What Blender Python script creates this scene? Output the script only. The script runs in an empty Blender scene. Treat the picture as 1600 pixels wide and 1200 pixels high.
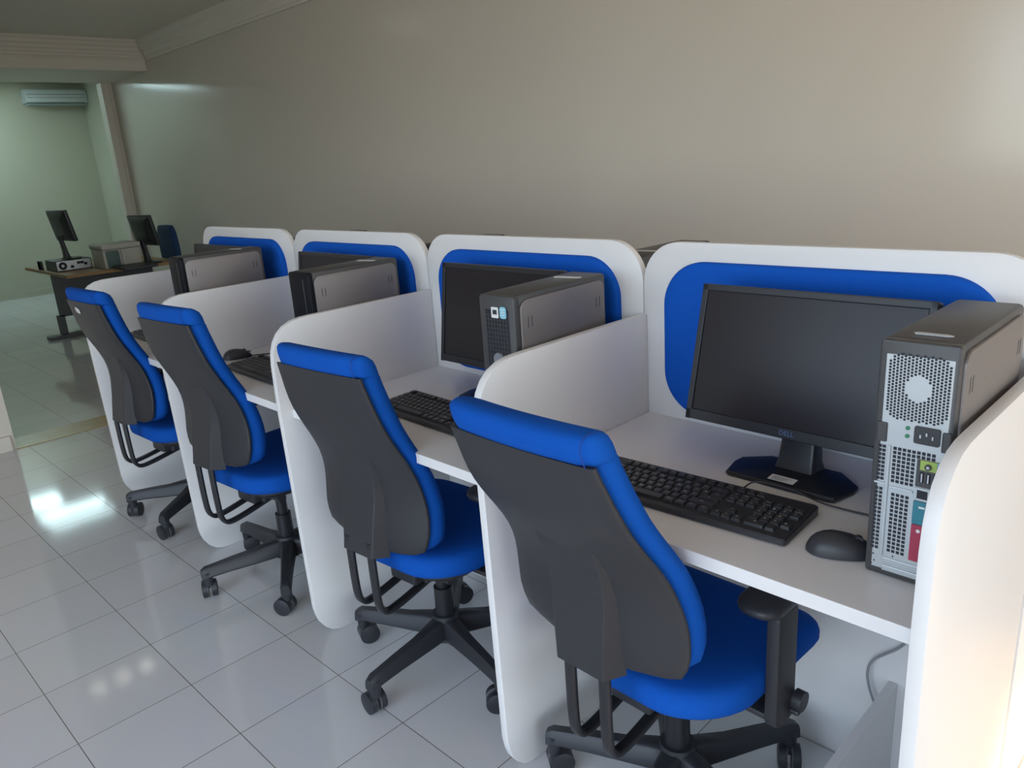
import bpy, bmesh, math, random
from mathutils import Vector, Matrix
random.seed(7)
C = bpy.context.scene.collection
R = math.radians
PI = math.pi

# ------------------------------------------------------------------ camera
F_PX, YAW, PITCH, ROLL = 1194.3, -0.80649, -0.28801, -0.06893
fwd = Vector((math.sin(YAW)*math.cos(PITCH), math.cos(YAW)*math.cos(PITCH), math.sin(PITCH)))
rgt = Vector((math.cos(YAW), -math.sin(YAW), 0))
upv = rgt.cross(fwd)
r2 = math.cos(ROLL)*rgt + math.sin(ROLL)*upv
u2 = -math.sin(ROLL)*rgt + math.cos(ROLL)*upv
cd = bpy.data.cameras.new('camera'); cam = bpy.data.objects.new('camera', cd); C.objects.link(cam)
cd.sensor_fit = 'HORIZONTAL'; cd.sensor_width = 36; cd.lens = F_PX/1600*36
cd.clip_start = 0.02; cd.clip_end = 100
m = Matrix((r2, u2, -fwd)).transposed().to_4x4(); m.translation = (1.10773, -1.22288, 1.39755)
cam.matrix_world = m
bpy.context.scene.camera = cam

# ------------------------------------------------------------------ world, sun, windows, exposure
vs = bpy.context.scene.view_settings
vs.view_transform = 'Standard'; vs.look = 'None'; vs.gamma = 1; vs.use_curve_mapping = False
vs.exposure = 1.4
w = bpy.data.worlds.new('sky'); bpy.context.scene.world = w; w.use_nodes = True
nt = w.node_tree; nt.nodes.clear()
sky = nt.nodes.new('ShaderNodeTexSky'); sky.sky_type = 'HOSEK_WILKIE'; sky.turbidity = 3.0
sky.sun_direction = Vector((0.75, 0.1, 0.62)).normalized(); sky.ground_albedo = 0.5
hs = nt.nodes.new('ShaderNodeHueSaturation'); hs.inputs['Saturation'].default_value = 0.6
bg = nt.nodes.new('ShaderNodeBackground'); bg.inputs[1].default_value = 8.6
wo = nt.nodes.new('ShaderNodeOutputWorld')
nt.links.new(sky.outputs[0], hs.inputs['Color']); nt.links.new(hs.outputs[0], bg.inputs[0]); nt.links.new(bg.outputs[0], wo.inputs[0])

SUN = Vector((0.70, 0.16, 0.375)).normalized()      # direction towards the sun
sd = bpy.data.lights.new('sun', 'SUN'); sd.energy = 3.6; sd.angle = R(3); sd.color = (1.0, 0.60, 0.24)
so = bpy.data.objects.new('sun', sd); C.objects.link(so)
so.rotation_euler = SUN.to_track_quat('Z', 'Y').to_euler()

def portal(name, loc, rot, sx, sy):
    d = bpy.data.lights.new(name, 'AREA'); d.shape = 'RECTANGLE'; d.size = sx; d.size_y = sy
    d.cycles.is_portal = True
    o = bpy.data.objects.new(name, d); C.objects.link(o); o.location = loc; o.rotation_euler = rot
portal('window_portal', (4.58, -1.25, 1.17), (0, R(90), 0), 2.32, 3.3)
portal('window_portal', (4.58, 1.50, 1.17), (0, R(90), 0), 2.32, .88)
portal('window_portal', (0.6, -3.08, 1.26), (R(90), 0, 0), 3.6, 2.3)

# ------------------------------------------------------------------ materials
def mat(name, col, rough=0.5, metal=0.0, spec=0.5, bump=0.0, bscale=200, var=0.0, vscale=3.0, sheen=0.0, coat=0.0, rvar=0.0):
    M = bpy.data.materials.new(name); M.use_nodes = True
    n = M.node_tree; b = n.nodes['Principled BSDF']
    b.inputs['Base Color'].default_value = (*col, 1); b.inputs['Roughness'].default_value = rough
    b.inputs['Metallic'].default_value = metal; b.inputs['Specular IOR Level'].default_value = spec
    if sheen: b.inputs['Sheen Weight'].default_value = sheen; b.inputs['Sheen Roughness'].default_value = 0.4
    if coat: b.inputs['Coat Weight'].default_value = coat; b.inputs['Coat Roughness'].default_value = 0.1
    tc = n.nodes.new('ShaderNodeTexCoord')
    if bump:
        t = n.nodes.new('ShaderNodeTexNoise'); t.inputs['Scale'].default_value = bscale; t.inputs['Detail'].default_value = 3
        bp = n.nodes.new('ShaderNodeBump'); bp.inputs['Strength'].default_value = bump; bp.inputs['Distance'].default_value = 0.001
        n.links.new(tc.outputs['Object'], t.inputs['Vector']); n.links.new(t.outputs[0], bp.inputs['Height']); n.links.new(bp.outputs[0], b.inputs['Normal'])
    if var or rvar:
        t = n.nodes.new('ShaderNodeTexNoise'); t.inputs['Scale'].default_value = vscale; t.inputs['Detail'].default_value = 4
        n.links.new(tc.outputs['Object'], t.inputs['Vector'])
        if var:
            mx = n.nodes.new('ShaderNodeMix'); mx.data_type = 'RGBA'
            mx.inputs['A'].default_value = (*[c*(1-var) for c in col], 1); mx.inputs['B'].default_value = (*[min(1, c*(1+var)) for c in col], 1)
            n.links.new(t.outputs[0], mx.inputs['Factor']); n.links.new(mx.outputs['Result'], b.inputs['Base Color'])
        if rvar:
            mr = n.nodes.new('ShaderNodeMapRange'); mr.inputs['To Min'].default_value = max(0, rough-rvar); mr.inputs['To Max'].default_value = rough+rvar
            n.links.new(t.outputs[0], mr.inputs['Value']); n.links.new(mr.outputs[0], b.inputs['Roughness'])
    return M
def emis(name, col, st):
    M = bpy.data.materials.new(name); M.use_nodes = True; n = M.node_tree
    b = n.nodes['Principled BSDF']; b.inputs['Base Color'].default_value = (.8, .8, .8, 1)
    b.inputs['Emission Color'].default_value = (*col, 1); b.inputs['Emission Strength'].default_value = st
    return M

WHITE = mat('white_laminate', (.80, .785, .77), .38, bump=.05, bscale=400, var=.015, vscale=6)
WHITE_TOP = mat('white_worktop', (.80, .785, .77), .33, bump=.05, bscale=400, var=.015, vscale=6)
BLUE_PAD = mat('blue_pad_fabric', (.005, .095, .50), .8, bump=.3, bscale=900, spec=.15)
BLUE = mat('blue_seat_fabric', (.005, .084, .42), .85, bump=.5, bscale=700, spec=.12)
SEAM = mat('blue_seam_thread', (.003, .045, .28), .8)
SHELL = mat('charcoal_shell_plastic', (.034, .034, .038), .45, bump=.25, bscale=900, spec=.35)
BLACKP = mat('black_plastic', (.030, .031, .037), .42, bump=.1, bscale=800)
BLACKM = mat('black_tube_steel', (.018, .019, .022), .28)
BASEP = mat('dark_base_plastic', (.026, .028, .034), .45, bump=.15, bscale=600)
WHEEL = mat('grey_wheel_rim', (.16, .16, .17), .5)
SCREEN = mat('dark_screen', (.018, .015, .018), .30, spec=.35)
BEZEL = mat('monitor_bezel', (.020, .021, .026), .38, bump=.1, bscale=900)
CHASSIS = mat('dark_grey_chassis', (.055, .054, .055), .42, bump=.15, bscale=700)
SIDE = mat('grey_side_panel', (.20, .18, .172), .38, metal=.4, bump=.08, bscale=600)
GLOSSB = mat('gloss_black_bezel', (.006, .007, .011), .5, spec=.2)
METAL = mat('zinc_rear_plate', (.50, .53, .54), .38, metal=.45, bump=.06, bscale=300)
HOLE = mat('dark_hole', (.012, .012, .020), .6)
KEYM = mat('key_plastic', (.036, .037, .042), .42, bump=.1, bscale=900)
LEG = mat('key_legend_white', (.55, .55, .55), .5)
LIME = mat('lime_port_panel', (.35, .47, .10), .5)
AQUA = mat('light_blue_port', (.13, .38, .52), .5)
TEAL = mat('teal_port_panel', (.03, .20, .26), .5)
CRIM = mat('crimson_port_panel', (.36, .03, .07), .5)
GREEN = mat('green_led', (.03, .20, .10), .4)
SILVER = mat('silver_badge', (.55, .56, .57), .3, metal=.8)
PAPER = mat('white_sticker', (.72, .72, .70), .5)
PAPER_GREY = mat('printed_grey_ink', (.25, .25, .25), .6)
CYANS = mat('cyan_sticker', (.25, .55, .65), .45)
LOGOB = mat('blue_grey_logo', (.08, .16, .33), .4)
WOOD = mat('ochre_wood_top', (.38, .22, .09), .45, var=.12, vscale=8)
GREYM = mat('grey_desk_metal', (.085, .095, .10), .45)
IVORY = mat('ivory_plastic', (.55, .54, .48), .5)
GREENGL = mat('green_grey_window', (.06, .12, .11), .3)
CABLE = mat('grey_cable', (.30, .31, .33), .5)
WALLM = mat('beige_wall_paint', (.72, .66, .575), .17, bump=.12, bscale=10, spec=.45, rvar=.03, vscale=4)
FARW = mat('pale_wall_paint', (.55, .55, .44), .35, bump=.1, bscale=30, spec=.4)
CEIL = mat('ceiling_paint', (.80, .74, .65), .7)
TRIMP = mat('cream_trim_paint', (.72, .66, .58), .45)
OCHRE = mat('ochre_marble', (.48, .35, .14), .25, var=.2, vscale=14)

def floor_mat(name, base):
    M = bpy.data.materials.new(name); M.use_nodes = True; n = M.node_tree; b = n.nodes['Principled BSDF']
    tc = n.nodes.new('ShaderNodeTexCoord'); mp = n.nodes.new('ShaderNodeMapping')
    mp.inputs['Rotation'].default_value = (0, 0, -0.01414); mp.inputs['Location'].default_value = (0.34357+3.012, 0.31032+3.0238, 0)
    br = n.nodes.new('ShaderNodeTexBrick'); br.offset = 0; br.squash = 1
    br.inputs['Scale'].default_value = 1; br.inputs['Brick Width'].default_value = .3012; br.inputs['Row Height'].default_value = .30238
    br.inputs['Mortar Size'].default_value = .0014; br.inputs['Mortar Smooth'].default_value = .3
    br.inputs['Color1'].default_value = (*base, 1); br.inputs['Color2'].default_value = (*[c*.95 for c in base], 1)
    br.inputs['Mortar'].default_value = (.20, .18, .16, 1)
    no = n.nodes.new('ShaderNodeTexNoise'); no.inputs['Scale'].default_value = 2.2; no.inputs['Detail'].default_value = 5
    mx = n.nodes.new('ShaderNodeMix'); mx.data_type = 'RGBA'; mx.blend_type = 'MULTIPLY'; mx.inputs['Factor'].default_value = .10
    n.links.new(tc.outputs['Object'], mp.inputs[0]); n.links.new(mp.outputs[0], br.inputs['Vector']); n.links.new(tc.outputs['Object'], no.inputs['Vector'])
    n.links.new(br.outputs['Color'], mx.inputs['A']); n.links.new(no.outputs['Color'], mx.inputs['B']); n.links.new(mx.outputs['Result'], b.inputs['Base Color'])
    mr = n.nodes.new('ShaderNodeMapRange'); mr.inputs['To Min'].default_value = .05; mr.inputs['To Max'].default_value = .11
    n.links.new(no.outputs[0], mr.inputs['Value']); n.links.new(mr.outputs[0], b.inputs['Roughness'])
    b.inputs['Specular IOR Level'].default_value = .5
    bp = n.nodes.new('ShaderNodeBump'); bp.invert = True; bp.inputs['Strength'].default_value = .4; bp.inputs['Distance'].default_value = .001
    n.links.new(br.outputs['Fac'], bp.inputs['Height']); n.links.new(bp.outputs[0], b.inputs['Normal'])
    return M
TILE = floor_mat('glossy_floor_tiles', (.76, .765, .775))

# ------------------------------------------------------------------ mesh helpers
def obj(name, bm, mats, parent=None, smooth=False, loc=None, rot=None, angle=None):
    me = bpy.data.meshes.new(name); bm.normal_update(); bm.to_mesh(me); bm.free()
    for k in (mats if isinstance(mats, (list, tuple)) else [mats]): me.materials.append(k)
    if smooth:
        me.polygons.foreach_set('use_smooth', [True]*len(me.polygons))
        if angle is not None: me.set_sharp_from_angle(angle=R(angle))
    o = bpy.data.objects.new(name, me); C.objects.link(o)
    if parent is not None: o.parent = parent
    if loc is not None: o.location = loc
    if rot is not None: o.rotation_euler = rot
    return o
def thing(name, label, cat, loc=(0, 0, 0), rz=0, group=None):
    o = bpy.data.objects.new(name, None); C.objects.link(o); o.empty_display_size = .05
    o.location = loc; o.rotation_euler = (0, 0, rz); o['label'] = label; o['category'] = cat
    if group: o['group'] = group
    return o
def tag(o, label, cat, group=None):
    o['label'] = label; o['category'] = cat
    if group: o['group'] = group
    return o
def struct(o, label=None):
    o['kind'] = 'structure'
    if label: o['label'] = label
    return o
def B(): return bmesh.new()
def box(bm, c, s, bev=0, rot=None, mi=0, seg=2):
    """box centred c with size s, bevelled"""
    r = bmesh.ops.create_cube(bm, size=1.0); vs = r['verts']
    bmesh.ops.scale(bm, vec=s, verts=vs)
    fs = set(f for v in vs for f in v.link_faces)
    if bev:
        es = list(set(e for v in vs for e in v.link_edges))
        rr = bmesh.ops.bevel(bm, geom=es, offset=bev, segments=seg, affect='EDGES', profile=.5)
        vs = list(set(v for f in rr['faces'] for v in f.verts) | set(v for v in vs if v.is_valid))
        fs = set(f for v in vs for f in v.link_faces)
    if rot is not None: bmesh.ops.rotate(bm, cent=(0, 0, 0), matrix=rot, verts=vs)
    bmesh.ops.translate(bm, vec=c, verts=vs)
    for f in fs: f.material_index = mi
    return vs
def mm(bm, a, b, bev=0, mi=0):
    c = [(x+y)/2 for x, y in zip(a, b)]; s = [abs(y-x) for x, y in zip(a, b)]
    return box(bm, c, s, bev, mi=mi)
def cyl(bm, p0, p1, r0, r1=None, seg=24, mi=0, cap=True):
    p0, p1 = Vector(p0), Vector(p1); r1 = r0 if r1 is None else r1
    d = p1-p0; q = d.to_track_quat('Z', 'Y').to_matrix().to_4x4(); q.translation = (p0+p1)/2
    r = bmesh.ops.create_cone(bm, cap_ends=cap, segments=seg, radius1=r0, radius2=r1, depth=d.length, matrix=q)
    for f in set(f for v in r['verts'] for f in v.link_faces): f.material_index = mi
    return r['verts']
def loft(bm, loops, cap=True, mi=0):
    rings = [[bm.verts.new(p) for p in L] for L in loops]; n = len(rings[0]); fs = []
    for a, b in zip(rings[:-1], rings[1:]):
        for i in range(n):
            fs.append(bm.faces.new((a[i], a[(i+1) % n], b[(i+1) % n], b[i])))
    if cap:
        fs.append(bm.faces.new(list(reversed(rings[0])))); fs.append(bm.faces.new(rings[-1]))
    for f in fs: f.material_index = mi
    bmesh.ops.recalc_face_normals(bm, faces=fs)
    return rings
def rrect(w, h, r, n=6):
    """rounded rectangle points, centred, ccw; r may be 4 radii (tr, tl, bl, br)"""
    rs = r if isinstance(r, (list, tuple)) else [r]*4
    P = []
    for (sx, sy, a0), q in zip(((1, 1, 0), (-1, 1, 90), (-1, -1, 180), (1, -1, 270)), rs):
        for k in range(n+1):
            a = R(a0+90*k/n); P.append((sx*(w/2-q)+q*math.cos(a), sy*(h/2-q)+q*math.sin(a)))
    return P
def prism(bm, pts, f0, f1, bev=0, mi=0):
    """extrude a 2-D outline; f0 / f1 map (u,v)->xyz for the two faces"""
    a = [bm.verts.new(f0(*p)) for p in pts]; b = [bm.verts.new(f1(*p)) for p in pts]; n = len(pts)
    fs = [bm.faces.new(a), bm.faces.new(list(reversed(b)))]
    for i in range(n): fs.append(bm.faces.new((a[(i+1) % n], a[i], b[i], b[(i+1) % n])))
    bmesh.ops.recalc_face_normals(bm, faces=fs)
    if bev:
        es = list(set(fs[0].edges) | set(fs[1].edges))
        bmesh.ops.bevel(bm, geom=es, offset=bev, segments=2, affect='EDGES', profile=.5)
    for f in bm.faces:
        if f.material_index != mi and mi: f.material_index = mi
def sweep(bm, path, prof, mi=0, smoothn=0):
    """sweep a closed 2-D profile along a path; profile u is sideways, v is 'up'"""
    P = [Vector(p) for p in path]
    loops = []
    prev = None
    for i, p in enumerate(P):
        t = (P[min(i+1, len(P)-1)]-P[max(i-1, 0)]).normalized()
        if prev is None:
            ref = Vector((0, 0, 1)) if abs(t.z) < .95 else Vector((0, 1, 0))
            side = t.cross(ref).normalized()
        else:
            side = (prev - t*prev.dot(t)).normalized()
        prev = side; up = side.cross(t)
        loops.append([p+side*u+up*v for u, v in prof])
    loft(bm, loops, mi=mi)
def circle(r, n=10): return [(r*math.cos(2*PI*k/n), r*math.sin(2*PI*k/n)) for k in range(n)]
def spline(pts, n=8):
    """Catmull-Rom"""
    P = [Vector(p) for p in pts]; P = [2*P[0]-P[1]]+P+[2*P[-1]-P[-2]]; out = []
    for i in range(1, len(P)-2):
        a, b, c, d = P[i-1:i+3]
        for k in range(n):
            t = k/n
            out.append(.5*((2*b)+(c-a)*t+(2*a-5*b+4*c-d)*t*t+(3*b-a-3*c+d)*t**3))
    out.append(P[-2]); return out
def lerp_tab(tab, z):
    for (z0, v0), (z1, v1) in zip(tab[:-1], tab[1:]):
        if z <= z1:
            t = max(0, (z-z0)/(z1-z0)); return v0+(v1-v0)*t
    return tab[-1][1]
def smooth_tab(tab, n=8):
    return [(p[0], p[1]) for p in spline([(a, b, 0) for a, b in tab], n)]
_tc = {}
def text_bm(s, size, depth=0.0002):
    cu = bpy.data.curves.new('t', 'FONT'); cu.body = s; cu.size = size; cu.extrude = depth; cu.align_x = 'CENTER'; cu.align_y = 'CENTER'; cu.resolution_u = 2
    o = bpy.data.objects.new('t', cu); C.objects.link(o)
    bpy.context.view_layer.update()
    me = o.evaluated_get(bpy.context.evaluated_depsgraph_get()).to_mesh()
    bm = bmesh.new(); bm.from_mesh(me); o.to_mesh_clear(); bpy.data.objects.remove(o); bpy.data.curves.remove(cu)
    return bm
def xform(bm, M):
    bmesh.ops.transform(bm, matrix=M, verts=bm.verts); return bm
def merge(dst, src, mi=None):
    me = bpy.data.meshes.new('tmp'); src.to_mesh(me); src.free()
    n0 = len(dst.faces); dst.from_mesh(me); bpy.data.meshes.remove(me)
    if mi is not None:
        dst.faces.ensure_lookup_table()
        for f in dst.faces[n0:]: f.material_index = mi
def copy_tree(o, parent=None):
    c = o.copy(); C.objects.link(c)
    if parent is not None: c.parent = parent
    for ch in [x for x in o.children]: copy_tree(ch, c)
    return c

# ------------------------------------------------------------------ room shell
W, D, YF, HB, HD, HK, DT, YD = 0.8437, 0.3075, -0.236, 1.183, 1.005, 0.75, 0.020, -0.270
YW, XP, XF, ZC, X1, Y0 = 2.10, -7.40, -11.0, 2.76, 4.6, -3.1
bm = B(); mm(bm, (XF-.2, Y0-.2, -.12), (X1+.15, 3.4, 0)); struct(obj('floor', bm, TILE))
bm = B(); mm(bm, (X1+.15, -9, -.14), (X1+12, 9, -.02)); mm(bm, (XF, -12, -.14), (X1+.15, Y0-.2, -.02)); struct(obj('ground', bm, mat('grey_asphalt', (.16, .16, .17), .8, var=.15)))
bm = B(); mm(bm, (XF-.2, Y0-.2, ZC), (X1+.2, 3.4, ZC+.15)); struct(obj('ceiling', bm, CEIL))
bm = B(); mm(bm, (-8.47, YW, 0), (X1+.2, YW+.15, ZC)); struct(obj('wall_back', bm, WALLM))
bm = B(); mm(bm, (XF-.15, Y0-.2, 0), (XF, 3.3, ZC)); struct(obj('wall_far', bm, FARW))
bm = B(); mm(bm, (XF, 2.56, 0), (-8.48, 2.72, ZC)); struct(obj('wall_far_right', bm, FARW))
# pilaster with edge strips at the end of the long wall
bm = B(); mm(bm, (-8.62, 1.985, 0), (-8.47, YW-.001, 2.48), .004); mm(bm, (-8.47, 2.06, 0), (-8.455, 2.075, 2.48), .003); struct(obj('trim_1', bm, TRIMP))
bm = B(); mm(bm, (-8.62, YW, 0), (-8.475, 2.70, ZC)); struct(obj('wall_stub', bm, WALLM))
# deep beam over the opening with stepped crown
bm = B(); mm(bm, (-8.47, Y0, 2.48), (XP, YW-.001, ZC+.02)); struct(obj('wall_beam', bm, TRIMP))
bm = B()
prof = [(0, 2.575), (.018, 2.575), (.022, 2.59), (.035, 2.595), (.035, 2.615), (.045, 2.625), (.045, 2.645), (.06, 2.66), (.06, 2.685), (.075, 2.70), (.075, 2.725), (.09, 2.74), (.09, 2.775), (0, 2.775)]
loft(bm, [[(XP+a, Y0, z) for a, z in prof], [(XP+a, YW-.002, z) for a, z in prof]]); struct(obj('trim_2', bm, TRIMP))
bm = B()
prof = [(.001, 2.575), (.018, 2.575), (.022, 2.59), (.035, 2.60), (.035, 2.62), (.05, 2.64), (.05, 2.66), (.07, 2.685), (.07, 2.71), (.10, 2.74), (.10, 2.775), (.001, 2.775)]
loft(bm, [[(XP+.092, YW-a, z) for a, z in prof], [(X1, YW-a, z) for a, z in prof]]); struct(obj('trim_3', bm, CEIL))
# partition wall on the left with its baseboard, ochre threshold in the floor
bm = B(); mm(bm, (-4.0, Y0, 0), (-3.82, -.42, ZC)); struct(obj('wall_left', bm, TRIMP))
bm = B(); mm(bm, (-3.82, Y0, 0), (-3.795, -.44, .085), .003); struct(obj('baseboard_left', bm, TRIMP))
bm = B(); mm(bm, (-4.03, -.42, .0005), (-3.80, YW, .004)); struct(obj('trim_4', bm, OCHRE))
bm = B(); mm(bm, (XF, Y0, 0), (XF+.02, 2.56, .09), .003); struct(obj('baseboard_far', bm, FARW))
# street side: wall with shop window (x = X1) and front wall with window (y = Y0)
bm = B()
mm(bm, (X1, 1.95, 0), (X1+.15, YW, ZC)); mm(bm, (X1, Y0-.2, 2.35), (X1+.15, 1.95, ZC)); mm(bm, (X1, Y0-.2, 0), (X1+.15, -2.9, 2.35)); mm(bm, (X1, .4, 0), (X1+.15, 1.06, 2.35))  # unseen pier and second window added to shape the sun patch
struct(obj('wall_right', bm, WALLM))
bm = B(); mm(bm, (X1+.15, Y0-.2, 2.44), (X1+3.1, .36, 2.48)); struct(obj('sun_block_awning', bm, mat('grey_sun_block', (.45, .45, .46), .7)))  # unseen awning, added to keep the sun out of the large window
FRAMEM = mat('window_frame_white', (.7, .7, .7), .4)
for n_, ys in ((1, (-2.9, -1.26, .36)), (2, (1.06, 1.91))):
    bm = B()
    for y in ys: mm(bm, (X1+.03, y, 0), (X1+.08, y+.04, 2.35), .003)
    for z in (0, 2.31): mm(bm, (X1+.03, ys[0], z), (X1+.08, ys[-1]+.04, z+.04), .003)
    struct(obj('window_%d' % n_, bm, FRAMEM))
bm = B(); mm(bm, (XF-.2, Y0-.2, 0), (-1.2, Y0, ZC)); mm(bm, (2.4, Y0-.2, 0), (X1, Y0, ZC)); mm(bm, (-1.2, Y0-.2, 2.42), (2.4, Y0, ZC)); mm(bm, (-1.2, Y0-.2, 0), (2.4, Y0, .1))
struct(obj('wall_front', bm, WALLM))

# ceiling lights of the far room and the front room
def ceiling_light(name, x, y0, y1, label, st, strips):
    t = thing(name, label, 'ceiling light', (x, (y0+y1)/2, ZC), group=None)
    h = (y1-y0)/2
    bm = B(); box(bm, (0, 0, -.02), (strips[-1][1]-strips[0][0]+.1, 2*h+.06, .04), .004); obj('housing', bm, IVORY, t)
    for a, b in strips:
        bm = B(); box(bm, ((a+b)/2, 0, -.043), (b-a, 2*h, .012), .003); obj('tube', bm, emis('cool_tube_light', (.68, .95, .98), st), t)
    return t
ceiling_light('ceiling_light', -9.55, .62, 1.38, 'bright fluorescent ceiling fitting reflected in the floor of the far room', 9, [(-.33, -.19), (.13, .17)])
ceiling_light('ceiling_light', -10.45, .25, 1.0, 'added fluorescent ceiling fitting close to the far wall, for the wall reflection', 7.5, [(-.17, -.04), (.06, .19)])  # added fitting, placed to give the long wall its bright reflection
t = thing('ceiling_light', 'dim ceiling fitting with three square lamps over the front room', 'ceiling light', (-5.5, .18, ZC))
bm = B(); box(bm, (0, 0, -.02), (.22, .66, .04), .004); obj('housing', bm, IVORY, t)
for y in (-.2, 0, .2):
    bm = B(); box(bm, (0, y, -.042), (.15, .12, .01), .003); obj('lamp', bm, emis('warm_square_lamp', (1, .95, .8), 1.3), t)

# air conditioner high on the far wall
t = thing('air_conditioner', 'white wall-mounted air conditioner high in the far room', 'air conditioner', (XF, 2.19, 2.47))
bm = B(); prism(bm, rrect(.22, .17, .03), lambda u, v: (u+.11, -.38, v+.105), lambda u, v: (u+.11, .36, v+.105), .003); obj('casing', bm, mat('ac_white', (.62, .68, .68), .35), t, True, angle=40)
bm = B(); mm(bm, (.09, -.36, -.012), (.21, .34, .012), .004); obj('louvre', bm, mat('ac_louvre', (.30, .36, .36), .4), t)
bm = B(); mm(bm, (.218, -.36, .12), (.226, .34, .126)); mm(bm, (.218, -.36, .08), (.226, .34, .084)); obj('seam', bm, mat('ac_seam', (.2, .25, .25), .5), t)

# ------------------------------------------------------------------ the workstation row
ORD = ['nearest', 'second nearest', 'third nearest', 'farthest']
def panel(k):   # k = 0..3, from near to far; spans x in [-kW, -(k-1)W]
    xa, xb = -k*W+.0015, -(k-1)*W-.0015
    lab = ['tall white back panel with blue pad behind the large uncovered monitor screen',
           'tall white back panel with blue pad behind the tower with stickers on its front',
           'tall white back panel with blue pad, third from the right',
           'tall white back panel with blue pad, farthest left and smallest'][k]
    t = thing('back_panel', lab, 'panel', ((xa+xb)/2, D+.01, 0), group='white rounded back panels with blue pads')
    bm = B(); h = HB; wd = xb-xa
    prism(bm, rrect(wd, h, [.10, .10, .002, .002], 10), lambda u, v: (u, -.01, v+h/2), lambda u, v: (u, .01, v+h/2), .0012)
    obj('white_board', bm, WHITE, t, True, angle=40)
    bm = B(); pw, ph = .706, .37
    pts = rrect(pw, ph, .105, 12)
    loops = []
    for s, y in ((0, -.0102), (0, -.022), (.002, -.026), (.006, -.0285), (.02, -.030)):
        q = rrect(pw-2*s, ph-2*s, .105-s, 12); loops.append([(u, y, v+1.141-ph/2) for u, v in q])
    loft(bm, loops); obj('blue_pad', bm, BLUE_PAD, t, True, angle=60)
    return t
def divider_profile():
    top = [(D-.001, HD), (-.13, HD), (-.165, HD-.001), (-.195, HD-.006), (-.222, HD-.018), (-.243, HD-.036), (-.257, HD-.058), (-.266, HD-.085), (-.270, HD-.12), (-.272, .75)]
    bot = [(-.262, .11), (-.257, .080), (-.249, .055), (-.235, .032), (-.215, .013), (-.190, .003), (-.165, 0), (D-.001, 0)]
    return top+bot
DL = ['white end divider at the right edge beside the rear-facing tower', 'white divider between the two nearest desks, behind the nearest chair',
      'white divider behind the second chair from the right', 'white divider behind the third chair from the right', 'white end divider at the far left of the row behind the farthest chair']
def divider(k):  # k=-1..3 : x = -k*W
    bm = B(); x = -k*W
    prism(bm, divider_profile(), lambda u, v: (-DT/2, u, v), lambda u, v: (DT/2, u, v), .0012)
    o = obj('desk_divider', bm, WHITE, None, True, loc=(x, 0, 0), angle=35)
    return tag(o, DL[k+1], 'divider', 'white side dividers of the desk row')
TL = ['white worktop under the nearest keyboard, screen and mouse', 'white worktop holding the tilted keyboard behind the second chair', 'white worktop holding a mouse left of its keyboard', 'white worktop at the far end of the row']
def worktop(k):
    xa, xb = -k*W+DT/2+.0005, -(k-1)*W-DT/2-.0005
    bm = B(); mm(bm, (xa, YF, HK-.025), (xb, D-.0105+.01, HK), .0012)
    o = obj('worktop', bm, WHITE_TOP); return tag(o, TL[k], 'desk', 'white worktops of the desk row')
for k in range(4): panel(k); worktop(k)
for k in range(-1, 4): divider(k)
# low board under the nearest desk and the cable hanging there
bm = B(); mm(bm, (.634, -.16, 0), (.652, D-.001, .25), .001); tag(obj('support_board', bm, WHITE), 'low white upright board on the floor under the nearest desk', 'board')
bm = B(); sweep(bm, spline([(.70, .297, .43), (.655, .295, .352), (.606, .290, .300), (.594, .290, .262), (.600, .290, .225), (.612, .292, .19)], 8), circle(.0028, 8))
tag(obj('loose_cable', bm, CABLE, None, True), 'thin grey cable curving against the panel under the nearest desk', 'cable')

# ------------------------------------------------------------------ task chair
Yt = smooth_tab([(.44, -.222), (.51, -.225), (.56, -.229), (.60, -.231), (.64, -.236), (.68, -.247), (.72, -.265), (.76, -.291), (.80, -.321), (.84, -.349), (.88, -.371), (.92, -.389), (.965, -.408), (1.03, -.432)])
Wt = smooth_tab([(.44, .120), (.49, .155), (.52, .182), (.56, .199), (.60, .202), (.64, .199), (.70, .190), (.78, .182), (.86, .175), (.92, .166), (.965, .160), (1.03, .158)])
CT = [(.44, .018), (.60, .026), (.72, .024), (.85, .014), (.96, .007), (1.03, .005)]
def back_loop(z, w_, y0, th, n=10, rr=.35):
    """closed section of the back at height z: y0 = offset behind..front"""
    pts = []
    curve = lerp_tab(CT, z); yb = lerp_tab(Yt, z)-curve
    r = min(th*.48, th*rr+.001)
    rowb = [(-1+2*i/n) for i in range(n+1)]
    for s in rowb:      # back side, left to right
        pts.append((s*(w_-r), yb+y0+curve*s*s, z))
    for k in range(1, 4):
        a = -90+180*k/4
        pts.append((w_-r+r*math.cos(R(a)), yb+y0+curve+th/2+th/2*math.sin(R(a)), z))
    for s in reversed(rowb):
        pts.append((s*(w_-r), yb+y0+th+curve*s*s, z))
    for k in range(1, 4):
        a = 90+180*k/4
        pts.append((-(w_-r)+r*math.cos(R(a)), yb+y0+curve+th/2+th/2*math.sin(R(a)), z))
    return pts
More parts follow.
